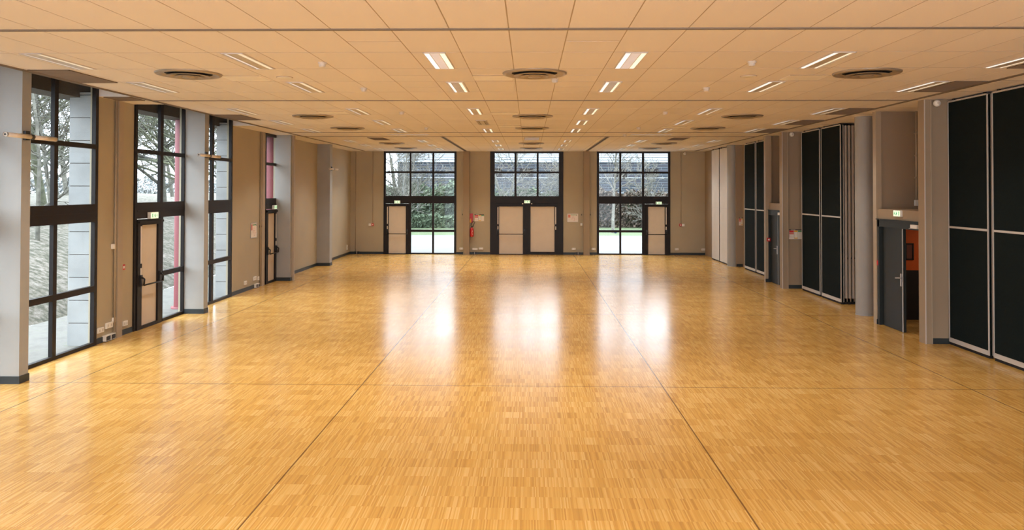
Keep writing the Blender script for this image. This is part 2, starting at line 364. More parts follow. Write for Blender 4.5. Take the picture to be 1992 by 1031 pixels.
glazing(3, TF, 2.84, 5.91, CEIL, ((3.78, 3.86), (4.73, 4.82)), ((3.78, 3.86), (4.73, 4.84)), (2.92, 4.75), 'three-bay end window with exit door at its partition side', 0)
bar_door(4, TF, 4.84, 5.82, 4.98, 5.68, .03, 'single beige exit door in the end window nearest the partitions', True, 1)
ZT = 4.66
glazing(4, TL, 11.0, 13.5, ZT, ((12.24, 12.34),), ((12.24, 12.34),), (11.09, 13.41), 'tall four-light window looking out on bare trees, nearest the camera', 0)
glazing(5, TL, 14.78, 17.0, ZT, ((15.82, 15.94),), ((15.82, 15.96),), (15.94, 16.94), 'tall side window with exit door and a red post outside', 0)
bar_door(5, TL, 14.87, 15.86, 15.04, 15.70, .06, 'beige exit door in the side window by the second fin', True, -1)
glazing(6, TL, 17.2, 19.69, ZT, ((18.42, 18.54),), ((18.42, 18.54),), (17.29, 19.6), 'tall side window half hidden behind the second fin', 0)
glazing(7, TL, 22.16, 23.31, CEIL, (), (), (0, 0), 'narrow window light over the side exit door by the third fin', 0)
bar_door(6, TL, 22.2, 23.27, 22.38, 23.0, .06, 'narrow beige exit door by the third fin', True, 1)
glazing(8, TL, 4.9, 7.3, ZT, ((6.05, 6.15),), ((6.05, 6.15),), (4.99, 7.21), 'tall side window out of view beside the camera', 0)
glazing(9, TL, 8.6, 10.75, ZT, ((9.6, 9.7),), ((9.6, 9.7),), (8.69, 10.66), 'tall side window out of view before the first fin', 0)

# partition-side double doors
def grey_door(n, leaves, ya, yb, lab, open_gap):
    r = thing(f'door_{n}', (7.16, (ya+yb)/2, 0), lab, 'door', None, 'structure')
    f = M(); f.box(7.1, 7.24, yb-.08, yb, 0, 2.14); f.box(7.1, 7.24, ya, ya+.05, 0, 2.14); f.box(7.1, 7.24, ya, yb, 1.99, 2.14)
    f.box(7.08, 7.12, ya-.05, yb+.03, 2.13, 2.15)
    f.build('door_frame', 'door', r)
    for k, (a, b, hy) in enumerate(leaves):
        l = M().box(7.16, 7.21, a, b, .01, 1.99).build('door_leaf', 'door', r)
        M().box(7.15, 7.16, a, a+.03, .01, 1.99).build('edge_strip', 'steel', l)
        if hy is not None:
            h = M(); h.box(7.145, 7.16, hy-.025, hy+.025, .88, 1.12); h.tube([(7.15, hy, 1.04), (7.09, hy, 1.04), (7.09, hy+.1, 1.03)], .012, 8)
            h.build('door_handle', 'steel', l)
    cl = M().box(7.05, 7.1, ya+.08, ya+.32, 2.02, 2.09); cl.build('door_closer', 'white', r)
    M().tube([(7.07, ya+.3, 2.03), (7.12, ya+.55, 2.0)], .008, 6).build('closer_arm', 'steel', r)
grey_door(7, [(15.12, 15.96, 15.2)], 14.3, 16.1, 'dark grey double door standing open to an orange corridor', True)
grey_door(8, [(22.62, 23.35, 22.7), (22.08, 22.60, None)], 22.02, 23.43, 'dark grey-green double door, closed, between the partitions', False)

# ------------------------------------------------------------------ round columns, end-wall pilasters, wall posts
def round_column(x, y, r, lab):
    t = thing('round_column', (x, y, 0), lab, 'column')
    M().lathe([(r, 0), (r, CEIL)], (x, y, 0), 48).build('shaft', 'pier', t)
    M().lathe([(r+.006, 0), (r+.006, .012), (r, .012)], (x, y, 0), 48).build('foot_ring', 'pier', t)
round_column(7.37, 17.32, .2, 'thick round grey column beside the stacked partition panels')
round_column(7.3, 28.22, .19, 'round grey column next to the pale folding panels')
for n, (a, b, lab) in enumerate(((-2.77, -2.51, 'slim tan pilaster by the fire extinguisher'), (2.27, 2.52, 'slim tan pilaster by the framed evacuation plan'))):
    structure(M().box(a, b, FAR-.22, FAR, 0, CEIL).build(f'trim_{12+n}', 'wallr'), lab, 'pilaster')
def post(a, b, lab, n):
    m = M().box(LW, LW+.06, a, b, 0, CEIL); o = m.build(f'trim_{n}', 'jamb'); structure(o, lab, 'wall post')
    M().tube([(LW+.03, a-.05, 0), (LW+.03, a-.05, CEIL)], .02, 8).build('conduit', 'jamb', o)
    M().box(LW+.003, LW+.04, b, b+.02, 0, CEIL-.02).build('side_channel', 'slot' if n == 14 else 'jamb', o)  # thin channel strip at the post's side, dark on the first post
post(14.13, 14.3, 'boxed conduit post between the first two tall windows', 14)
post(21.84, 22.06, 'boxed conduit post beside the narrow exit door', 15)
structure(M().box(-7.12, -7.06, 23.26, 23.36, 0, CEIL).build('trim_16', 'jamb'), 'pale edge post on the third fin', 'wall post')

# ------------------------------------------------------------------ folding partitions
def partition(x, ya, yb, lab, face='panel', rails=True, group=None):
    t = thing('partition_panel', (x, (ya+yb)/2, 0), lab, 'partition panel', group); th = .075
    lf = M().box(x+.004, x+th, ya+.02, yb-.02, .04, 4.29).build('leaf', face, t)
    if rails:
        M().box(x-.006, x+.014, ya, ya+.016, .05, 4.3).box(x+.06, x+th, ya+.004, ya+.02, .05, 4.3).build('edge_strip', 'alu', t); M().box(x-.006, x+.014, yb-.016, yb, .05, 4.3).build('edge_strip', 'alu', t)
        M().box(x-.006, x+.01, ya+.028, yb-.028, 2.06, 2.095).build('middle_rail', 'alu', lf); M().box(x-.008, x+.012, ya+.028, yb-.028, .05, .125).build('bottom_rail', 'alu', lf)
        M().box(x-.006, x+.012, ya+.028, yb-.028, 4.285, 4.31).build('top_rail', 'alu', lf)
    else:
        M().box(x-.003, x+.006, ya+.02, yb-.02, 2.045, 2.055).build('middle_rail', 'alu', lf)
        M().box(x+.002, x+th-.003, ya, ya+.022, .05, 4.3).build('edge_strip', 'slot', t)
        M().box(x+.002, x+th-.003, yb-.022, yb, .05, 4.3).build('edge_strip', 'slot', t)
    M().box(x+.01, x+th-.008, ya+.01, yb-.01, 0, .05).build('floor_seal', 'seal', t)
    M().box(x+.02, x+th-.02, ya+.1, ya+.16, 4.3, CEIL-.001).box(x+.02, x+th-.02, yb-.16, yb-.1, 4.3, CEIL-.001).build('hanger', 'black', t)
G1 = 'folding partition panels along the wall'
partition(7.45, 12.85, 14.05, 'dark green partition panel beside the fin of the open door', group=G1)
partition(7.45, 11.48, 12.72, 'dark green partition panel nearest the camera, cut by the frame', group=G1)
partition(7.45, 20.2, 21.52, 'dark green partition panel beside the fin with the small poster', group=G1)
partition(7.45, 18.85, 20.09, 'dark green partition panel covering the parked stack', group=G1)
partition(7.45, 25.92, 27.2, 'dark green partition panel next to the pale panels, beyond the closed door', group=G1)
partition(7.45, 24.55, 25.8, 'dark green partition panel just beyond the closed grey-green door', group=G1)
partition(7.23, 29.9, 31.15, 'pale beige partition panel nearest the end wall', 'white_panel', False, 'pale folding panels')
partition(7.23, 28.58, 29.85, 'pale beige partition panel touching the round column', 'white_panel', False, 'pale folding panels')
for i, od in enumerate(('first', 'second', 'third', 'fourth')):
    x = 7.545 + i*.085
    t = thing('stacked_panel', (x, 19.5, 0), f'parked partition panel seen edge-on, {od} behind the dark panel', 'partition panel', 'parked partition panels by the round column')
    M().box(x+.008, x+.062, 18.92, 20.1, .2, 4.28).build('leaf', 'panel', t)
    M().box(x+.01, x+.055, 18.86, 18.92, .14, 4.28).build('edge_post', 'alu', t); M().box(x+.055, x+.075, 18.89, 18.92, .06, 4.28).build('edge_groove', 'jamb', t)
    M().box(x, x+.07, 18.87, 20.1, 0, .06).build('floor_seal', 'seal', t)
    M().box(x+.06, x+.078, 18.86, 18.9, 1.08, 1.12).build('latch', 'black', t)
    M().box(x+.02, x+.05, 19.2, 19.26, 4.28, CEIL-.001).build('hanger', 'black', t)

# ------------------------------------------------------------------ ceiling tracks
def track(a, b, w_, lab, axis):
    t = thing('ceiling_track', ((a[0]+b[0])/2, (a[1]+b[1])/2, CEIL), lab, 'ceiling track', 'partition tracks on the ceiling')
    h = w_/2; s_ = w_*.22; z = CEIL-.012
    r = M(); sl = M()
    if axis == 'Y':
        r.box(a[0]-h, a[0]-s_, a[1], b[1], z, CEIL+.004); r.box(a[0]+s_, a[0]+h, a[1], b[1], z, CEIL+.004); sl.box(a[0]-s_, a[0]+s_, a[1], b[1], CEIL-.004, CEIL+.004)
    else:
        r.box(a[0], b[0], a[1]-h, a[1]-s_, z, CEIL+.004); r.box(a[0], b[0], a[1]+s_, a[1]+h, z, CEIL+.004); sl.box(a[0], b[0], a[1]-s_, a[1]+s_, CEIL-.004, CEIL+.004)
    r.build('rails', 'rail', t); sl.build('slot', 'slot', t)
track((-6.9, Y0), (-6.9, 32.4), .075, 'long ceiling track running beside the window wall', 'Y')
track((6.84, Y0), (6.84, 32.4), .075, 'long ceiling track running beside the partition wall', 'Y')
track((-2.66, 23.7), (-2.66, 32.65), .12, 'short ceiling track ending above the extinguisher pilaster', 'Y')
track((2.38, 23.7), (2.38, 32.65), .12, 'short ceiling track ending above the evacuation-plan pilaster', 'Y')
for y, od in ((7.83, 'nearest the camera'), (14.11, 'second from the camera'), (22.03, 'third from the camera'), (23.65, 'farthest from the camera')):
    track((-6.86, y), (6.8, y), .06, f'cross-room ceiling track {od}', 'X')

# ------------------------------------------------------------------ luminaires
def lamp(x, y, state, lab, L=1.2, W=.27):
    t = thing('ceiling_light', (x, y, CEIL), lab, 'ceiling light', 'recessed twin-tube ceiling lights'); z = CEIL-.012
    f = M(); h = W/2; l = L/2
    f.box(x-h, x-h+.012, y-l, y+l, z, CEIL+.004); f.box(x+h-.012, x+h, y-l, y+l, z, CEIL+.004); f.box(x-h, x+h, y-l, y-l+.014, z, CEIL+.004); f.box(x-h, x+h, y+l-.014, y+l, z, CEIL+.004)
    f.build('frame', 'lampframe', t)
    M().box(x-.055, x+.055, y-l+.014, y+l-.014, z+.003, CEIL+.004).build('reflector', 'louvre_b' if state == 'bright' else 'louvre', t)  # bright state: tube light on the reflector is put in as glow
    for s in (-1, 1):
        m = {'bright': 'lamp_on', 'on': 'lamp_on', 'dim': 'lamp_dim', 'off': 'lamp_off'}[state]
        if s > 0 and state != 'off': m += '_y'
        u0, u1 = sorted((x+s*.062, x+s*(h-.014 if state in ('bright', 'off') else h-.035)))
        M().box(u0, u1, y-l+.014, y+l-.014, z+.004, CEIL+.004).build('tube', m, t)
        M().box(*sorted((x+s*.055, x+s*.062)), y-l+.014, y+l-.014, z, CEIL+.004).build('louvre_edge', 'slot' if state == 'off' else 'lampframe', t)
    return t
LROWS = [9.785, 12.28, 16.12, 18.75, 21.28, 25.9, 28.35, 30.85]
LCOL = [(-5.98, 'beside the window wall'), (-3.55, 'second from the window wall'), (-1.13, 'on the window side of the middle diffusers'), (1.26, 'on the partition side of the middle diffusers'), (3.69, 'second from the partition wall'), (6.1, 'beside the partition wall')]
ORD = ['first', 'second', 'third', 'fourth', 'fifth', 'sixth', 'seventh', 'eighth']
proto = {}
for i, y in enumerate(LROWS):
    for j, (x, cl) in enumerate(LCOL):
        st = 'on'
        if j in (2, 3) and i == 0: st = 'bright'
        if (i, j) in ((3, 2), (3, 4)): st = 'off'
        if j in (0, 1) or i > 1 and j in (4, 5) or i > 4: st = 'dim'
        lab = {'off': 'unlit dark', 'bright': 'bright white', 'on': 'lit', 'dim': 'dimly lit'}[st] + f' ceiling light, {ORD[i]} row from camera, {cl}'
        if st in proto: dup(proto[st], (x, y, CEIL), lab)
        else: proto[st] = lamp(x, y, st, lab)
        # the luminaire's light
        if st != 'off':
            ld = bpy.data.lights.new('luminaire', 'AREA'); ld.shape = 'RECTANGLE'; ld.size = .24; ld.size_y = 1.15
            ld.energy = LAMP_W*(1.12, 1.12, 1.05, 1, .72, .6)[j]; ld.spread = math.radians(100); ld.color = LAMP_C
            lo = bpy.data.objects.new('luminaire', ld); C.objects.link(lo); lo.location = (x, y, CEIL-.03)
for i, y in enumerate((.9, 3.4, 5.2)):  # unseen light rows added to brighten the floor near the camera
    for j, (x, cl) in enumerate(LCOL):
        dup(proto['on'], (x, y, CEIL), f'added unseen ceiling light {("behind", "above", "just past")[i]} the camera, {cl}')
        ld = bpy.data.lights.new('luminaire', 'AREA'); ld.shape = 'RECTANGLE'; ld.size = .24; ld.size_y = 1.15; ld.energy = LAMP_W*.85*(1.12, 1.12, 1.05, 1, .72, .6)[j]; ld.spread = math.radians(100); ld.color = LAMP_C
        lo = bpy.data.objects.new('luminaire', ld); C.objects.link(lo); lo.location = (x, y, CEIL-.03)
for s, cl in ((-1, 'window'), (1, 'partition')):
    dup(proto['dim'], (s*3.55, 22.86, CEIL), f'crosswise ceiling light between the two far tracks, {cl} side', PI/2)

# ------------------------------------------------------------------ air diffusers
def diffuser(x, y, lab):
    t = thing('air_vent', (x, y, CEIL), lab, 'air diffuser', 'round ceiling air diffusers'); c = (x, y, CEIL)
    M().lathe([(.445, -.001), (.445, -.012), (.43, -.024), (.385, -.028), (.36, -.014), (.315, -.0015)], c, 56).build('rim', 'diff', t)
    M().lathe([(.36, -.002), (.0, -.002)], c, 40).build('throat', 'diff_shade', t)  # flat near-black disc; shade inside the vent is put into its colour
    for r0, r1, z in ((.295, .20, -.022), (.195, .105, -.032)):
        M().lathe([(r0, z-.020), (r0-.02, z-.028), (r1, z+.014), (r1-.004, z+.018), (r0-.01, z-.012), (r0, z-.020)], c, 48).build('cone', 'diff', t)
    M().lathe([(.095, -.05), (.08, -.062), (.0, -.066)], c, 32).build('centre_cap', 'diff', t)
    M().lathe([(.095, -.05), (.05, -.02), (.05, -.002)], c, 32).build('cap_stem', 'diff_shade', t)
    return t
DR = [10.82, 17.1, 20.4, 27.0, 30.1]
d0 = None
for i, y in enumerate(DR):
    for x, cl in ((-4.78, 'in the line nearest the window wall'), (.07, 'in the middle line'), (4.64, 'in the line nearest the partition wall')):
        lab = f'round air diffuser, {ORD[i]} row from camera, {cl}'
        if d0: dup(d0, (x, y, CEIL), lab)
        else: d0 = diffuser(x, y, lab)
# return grilles
def grille(x0, x1, y0, y1, lab, m='dark_tile', slats=True, z=CEIL):
    t = thing('return_grille', ((x0+x1)/2, (y0+y1)/2, z), lab, 'ceiling grille', 'flat ceiling grilles')
    M().box(x0, x1, y0, y1, z-.006, z+.004).build('plate', m, t)
    f = M(); e = .012
    f.box(x0, x1, y0, y0+e, z-.012, z); f.box(x0, x1, y1-e, y1, z-.012, z); f.box(x0, x0+e, y0, y1, z-.012, z); f.box(x1-e, x1, y0, y1, z-.012, z)
    f.build('frame', m, t)
    s = M(); n = int((y1-y0)/.06)
    for k in range(n): yy_ = y0+.03+k*.06; s.box(x0+e, x1-e, yy_, yy_+.012, z-.009, z-.006)
    s.build('slat', m, t)
for y, od in ((9.2, 'first'), (11.68, 'second'), (15.5, 'third'), (18.12, 'fourth'), (20.67, 'fifth')):
    grille(6.3, 6.79, y, y+1.22, f'dark ceiling grille beside the partition-wall track, {od} from camera')
for y, od in ((10.45, 'first'), (16.78, 'second')):
    grille(-6.84, -6.26, y, y+1.25, f'brown ceiling grille beside the window-wall track, {od} from camera')
grille(-5.05, -4.55, 24.16, 25.4, 'dark grille beyond the far track on the window side')
grille(4.45, 4.95, 24.16, 25.4, 'dark grille beyond the far track on the partition side')
grille(-.16, .31, 24.1, 25.3, 'grey slatted grille beyond the far track in the middle line', 'louvre')
grille(-7.5, -7.02, 13.55, 14.08, 'small dull grille in the ceiling strip between two windows', 'dark_tile')
for x, y, lab in ((-.53, 11.28, 'pale plate beside the first middle diffuser'), (-.53, 16.55, 'pale plate beside the second middle diffuser'), (-.5, 19.9, 'pale plate beside the third middle diffuser'),
                  (-4.15, 11.3, 'pale plate beside the first window-side diffuser'), (3.95, 11.3, 'pale plate beside the first partition-side diffuser'), (-4.15, 16.4, 'pale plate beside the second window-side diffuser'), (3.7, 20.1, 'pale plate beside the third partition-side diffuser')):
    t = thing('ceiling_plate', (x, y, CEIL), lab+' on the ceiling', 'ceiling plate', 'pale ceiling access plates')
    M().box(x-.28, x+.28, y-.26, y+.26, CEIL-.004, CEIL+.003).build('plate', 'white_tile', t)
    M().box(x-.285, x+.285, y-.265, y-.26, CEIL-.006, CEIL+.003).box(x-.285, x+.285, y+.26, y+.265, CEIL-.006, CEIL+.003).build('edge', 'tbar', t)

# smoke detectors and flat discs
det = None
for x, y, lab in ((-2.65, 9.9, 'first from camera in the window-side line'), (-2.65, 12.4, 'second from camera in the window-side line'), (-2.67, 16.25, 'third from camera in the window-side line'), (-2.69, 20.3, 'fourth from camera in the window-side line'),
                  (.37, 11.4, 'beside the first middle diffuser'), (2.8, 9.87, 'first from camera in the partition-side line'), (2.8, 12.4, 'second from camera in the partition-side line'), (2.82, 16.25, 'third from camera in the partition-side line'), (2.83, 20.25, 'fourth from camera in the partition-side line'), (2.79, 22.85, 'between the two far tracks')):
    if det is None:
        det = thing('smoke_detector', (x, y, CEIL), 'small domed ceiling detector, '+lab, 'smoke detector', 'small ceiling detectors')
        M().lathe([(.055, 0), (.055, -.02), (.05, -.024), (.0, -.024)], (x, y, CEIL), 24).build('base', 'lampframe', det)
        M().lathe([(.042, -.024), (.044, -.045), (.03, -.06), (.0, -.062)], (x, y, CEIL), 24).build('head', 'lampframe', det)
    else: dup(det, (x, y, CEIL), 'small domed ceiling detector, '+lab)
for x, y, lab in ((-3.54, 11.18, 'on the window side'), (3.11, 11.12, 'on the partition side')):
    t = thing('ceiling_speaker', (x, y, CEIL), f'flat round ceiling disc {lab} between the first two light rows', 'ceiling speaker')
    M().lathe([(.11, 0), (.11, -.008), (.1, -.012), (.0, -.012)], (x, y, CEIL), 32).build('grille', 'white', t); M().lathe([(.118, .0), (.118, -.006), (.11, -.008)], (x, y, CEIL), 32).build('rim', 'tbar', t)
def dome(x, y, z, lab):
    t = thing('dome_sensor', (x, y, z), lab, 'sensor', 'white wall sensors under the ceiling')
    M().lathe([(.0, -.11), (.04, -.1), (.06, -.06), (.062, -.03), (.05, 0), (0, 0)], (x, y, z), 24, axis='Y').build('dome', 'white', t)
    M().lathe([(.045, -.01), (.035, .03)], (x, y, z), 20, axis='Y').build('mount', 'white', t)
    M().lathe([(.028, -.108), (.0, -.112)], (x, y, z), 16, axis='Y').build('lens', 'louvre', t)
dome(7.23, 14.03, 4.27, 'white dome sensor high on the fin by the open door'); dome(7.26, 21.79, 4.27, 'white dome sensor high on the fin with the small poster'); dome(6.51, 32.87, 4.25, 'white dome sensor high on the end wall')

# ------------------------------------------------------------------ tube lights on the fins
tl = None
for y, lab in ((10.86, 'nearest the camera'), (17.0, 'on the second fin'), (27.9, 'on the last fin')):
    if tl is None:
        x = -7.03
        tl = thing('tube_light', (x, y, 3.45), 'slim ivory tube light bracketed to the window fin, '+lab, 'tube light', 'ivory tube lights on the window fins')
        M().tube([(x, y-.55, 3.455), (x, y-.02, 3.455)], .032, 16).tube([(x, y+.02, 3.455), (x, y+.55, 3.455)], .032, 16).build('tube', 'tubew', tl)
        for s in (-1, 1): M().lathe([(.034, 0), (.034, .02), (.022, .021), (.0, .012)], (x, y+s*.55-.01, 3.455), 16, axis='Y').build('end_cap', 'steel', tl)
        M().box(-7.12, -7.085, y-.05, y+.05, 3.41, 3.54).build('wall_plate', 'black', tl)
        M().box(-7.085, x, y-.02, y+.02, 3.435, 3.475).lathe([(.037, -.03), (.037, .03)], (x, y, 3.455), 16, axis='Y').build('clamp', 'black', tl)
        M().lathe([(.0, -.001), (.014, -.001)], (x, y-.562, 3.455), 12, axis='Y').build('end_socket', 'black', tl)
    else: dup(tl, (-7.03, y, 3.45), 'slim ivory tube light bracketed to the window fin, '+lab)

# ------------------------------------------------------------------ exit signs
def exit_sign(T, u, z, lab, w=.25, h=.12, spots=False):
    t = thing('exit_sign', T(u, z, -.1), lab, 'exit sign', 'lit green exit signs')
    m = M(); bx(m, T, u-w/2, u+w/2, z-h/2, z+h/2, -.125, -.06); hs = m.build('housing', 'white', t)
    m = M(); bx(m, T, u-w/2+.008, u+w/2-.008, z-h/2+.008, z+h/2-.008, -.129, -.125); m.build('lit_face', 'sign_face', hs)
    g_ = M(); B = lambda a, b, c, d: bx(g_, T, u+a, u+b, z+c, z+d, -.132, -.129)
    B(-.105, -.085, -.035, .035); B(-.105, -.07, .028, .035); B(-.105, -.07, -.035, -.028)        # doorway
    B(.005, .02, .018, .034); B(-.008, .016, -.008, .016); B(-.03, -.008, .003, .010); B(.016, .032, .0, .007); B(-.006, .004, -.036, -.008); B(.008, .03, -.02, -.012); B(.024, .032, -.036, -.014)  # running figure
    B(.062, .10, -.005, .006); B(.088, .098, -.022, .024); B(.08, .088, -.03, -.018); B(.08, .088, .018, .03)   # arrow
    g_.build('pictogram', 'sign_green', hs)
    if spots:
        for s in (-1, 1): M().lathe([(0, -.1), (.02, -.09), (.028, -.07), (.028, -.03), (0, -.03)], T(u+s*.19, z-.08, -.06), 16, axis='Y').build('spot_head', 'white', t)
exit_sign(TF, -5.57, 2.2, 'lit exit sign over the end door nearest the window wall'); exit_sign(TF, -.09, 2.22, 'lit exit sign over the double end doors', spots=True); exit_sign(TF, 5.42, 2.18, 'lit exit sign over the end door nearest the partitions')
exit_sign(TL, 15.42, 2.2, 'lit exit sign over the side exit door by the second fin', .32, .13); exit_sign(TL, 22.85, 2.2, 'lit exit sign over the narrow side door by the third fin')
exit_sign(lambda u, z, d: (7.1+d+.1, u, z), 15.2, 2.28, 'lit exit sign on the lintel of the open door', .28, .12)

# ------------------------------------------------------------------ sockets, boxes, call points
def plate(T, u, z, w, h, lab, n=2, name='wall_socket', cat='socket', vertical=False):
    t = thing(name, T(u, z, 0), lab, cat, 'white wall sockets')
    m = M(); bx(m, T, u-w/2, u+w/2, z-h/2, z+h/2, -.05, -.02); cp_ = m.build('cover_plate', 'white', t, bevel=.004)
    m = M()
    for k in range(n):
        uc = u + (k-(n-1)/2)*(w/n); bx(m, T, uc-.022, uc+.022, z-.022, z+.022, -.053, -.05)
    m.build('outlet', 'louvre', cp_)
WF = lambda u, z, d: (u, FAR+.02+d, z); WL = lambda u, z, d: (LW-.02-d, u, z)
for u, z, w_, lab in ((-2.86, .24, .16, 'on the window side of the extinguisher pilaster'), (-2.29, .225, .22, 'below the fire extinguisher'), (-2.03, .245, .18, 'between extinguisher and double doors'), (1.87, .245, .16, 'below the evacuation plan'),
                      (2.70, .245, .17, 'between evacuation pilaster and end window'), (6.18, .25, .15, 'below the red call point'), (7.31, .24, .2, 'by the corner of the pale panels')):
    plate(WF, u, z, w_, .08, 'white end-wall socket '+lab, 3 if w_ > .19 else 2)
for u, z, w_, h_, lab in ((13.65, .23, .19, .09, 'under the first wall stretch, nearest the window'), (13.93, .27, .22, .1, 'over the twin floor box'), (14.1, .34, .1, .09, 'highest of the cluster by the conduit post'), (14.49, .21, .16, .09, 'between conduit post and exit door'),
                      (20.68, .23, .17, .1, 'on the stretch below the framed notice, window end'), (21.4, .27, .2, .1, 'on the stretch by the narrow exit door'), (21.68, .24, .1, .1, 'tight against the narrow-door conduit post'), (32.3, .32, .12, .2, 'near the end-wall corner')):
    plate(WL, u, z, w_, h_, 'white window-wall socket '+lab, 2)
def floor_box(T, u, w_, lab):
    t = thing('floor_box', T(u, 0, -.05), lab, 'socket box', 'twin black socket boxes at the skirting')
    m = M(); bx(m, T, u-w_/2, u+w_/2, .015, .11, -.09, -.02); m.build('body', 'white' if T is WL else 'black', t)
    m = M()
    for s in (-1, 1): bx(m, T, u+s*w_/4-w_*.2, u+s*w_/4+w_*.2, .025, .1, -.094, -.09)
    m.build('socket_face', 'black', t)
    m = M(); bx(m, T, u-.006, u+.006, .015, .11, -.096, -.09); m.build('divider', 'white', t)
    m = M(); bx(m, T, u-w_/2+.02, u+w_/2-.02, 0, .015, -.08, -.03); m.build('foot', 'black', t)
floor_box(WF, -7.28, .2, 'twin black socket box in the corner of window and end walls'); floor_box(WF, -2.3, .2, 'twin black socket box under the fire extinguisher'); floor_box(WF, 2.05, .2, 'twin black socket box under the evacuation plan')
floor_box(WL, 13.9, .34, 'twin socket box on the skirting between the first two windows'); floor_box(WL, 21.5, .3, 'twin socket box on the skirting by the narrow exit door')
def call_point(T, u, z, lab, side=0):
    t = thing('call_point', T(u, z, 0), lab, 'fire call point', 'red fire call points')
    m = M(); bx(m, T, u-.05, u+.05, z-.05, z+.05, -.07, -.02); bd = m.build('body', 'red', t, bevel=.005)
    m = M(); bx(m, T, u-.025, u+.025, z-.022, z+.022, -.074, -.07); m.build('press_plate', 'white', bd)
    if side:
        m = M(); bx(m, T, u+side*.06, u+side*.17, z-.05, z+.05, -.06, -.02); m.build('side_module', 'white', t)
call_point(WF, -6.62, 1.24, 'red call point with white module on the end wall, window side', -1); call_point(WF, 6.33, 1.26, 'red call point with white module on the end wall, partition side', 1)
call_point(WL, 14.36, 1.27, 'red call point beside the conduit post between windows')
WR = lambda u, z, d: (7.11+d, u, z)
call_point(lambda u, z, d: (u, 16.14+d, z), 7.14, 1.25, 'red call point on the fin of the open door'); call_point(lambda u, z, d: (u, 23.39+d, z), 7.1, 1.26, 'red call point on the fin of the closed door')
def small_box(T, u, z, w_, h_, lab, name='junction_box', cat='junction box', m_='white'):
    t = thing(name, T(u, z, 0), lab, cat)
    m = M(); bx(m, T, u-w_/2, u+w_/2, z-h_/2, z+h_/2, -.06, -.02); m.build('case', m_, t, bevel=.005)
    m = M(); bx(m, T, u-w_/2+.01, u+w_/2-.01, z-h_/2+.01, z+h_/2-.01, -.063, -.06); m.build('cover', m_, t)
small_box(WF, 2.19, 1.27, .09, .1, 'small white box under the hook by the evacuation plan'); small_box(WL, 14.03, 1.68, .08, .09, 'small white box high beside the conduit post')
small_box(lambda u, z, d: (u, 16.14+d, z), 7.91, 2.47, .11, .12, 'white junction box in the recess above the open door')
small_box(lambda u, z, d: (u, 16.14+d, z), 7.14, 1.09, .06, .1, 'white switch under the call point by the open door', 'wall_switch', 'switch'); small_box(lambda u, z, d: (u, 16.14+d, z), 7.14, .34, .06, .12, 'low white socket plate on the open-door fin', 'wall_plate', 'socket')
small_box(WL, 17.0, 2.32, .1, .1, 'black box on the window frame by the second fin', 'door_sensor', 'sensor', 'black')
def conduit(p, q, r, lab):
    t = thing('wall_conduit', q, lab, 'conduit', 'thin vertical wall conduits'); M().tube([p, q], r, 8).build('pipe', 'jamb', t)
    m = M()
    for k in range(1, 4):
        c = Vector(p).lerp(Vector(q), k/4); m.box(c.x-r*1.4, c.x+r*1.4, c.y-r*1.4, c.y+r*1.4, c.z-.015, c.z+.015)
    m.build('clip', 'jamb', t)
conduit((-6.62, FAR-.012, CEIL), (-6.62, FAR-.012, 1.3), .012, 'thin conduit down to the end-wall call point, window side'); conduit((6.36, FAR-.012, CEIL), (6.36, FAR-.012, 1.32), .012, 'thin conduit down to the end-wall call point, partition side')
conduit((7.91, 16.12, CEIL), (7.91, 16.12, 2.53), .025, 'conduit dropping to the junction box above the open door'); conduit((-7.35, FAR-.015, CEIL), (-7.35, FAR-.015, .12), .012, 'thin conduit in the corner of window and end walls')
for T, u, z, lab in ((WF, 2.2, 1.68, 'dark hook on the window side of the evacuation pilaster'), (WF, 2.57, 1.68, 'dark hook on the partition side of the evacuation pilaster'), (WF, -2.82, 1.68, 'dark hook on the extinguisher pilaster'), (WL, 21.8, 1.68, 'dark hook by the narrow exit door post')):
    t = thing('wall_hook', T(u, z, 0), lab, 'hook'); m = M(); bx(m, T, u-.015, u+.015, z-.03, z+.03, -.03, -.02); m.build('plate', 'black', t)
    M().tube([T(u, z+.01, -.03), T(u, z-.01, -.07), T(u, z+.02, -.08)], .008, 6).build('prong', 'black', t)

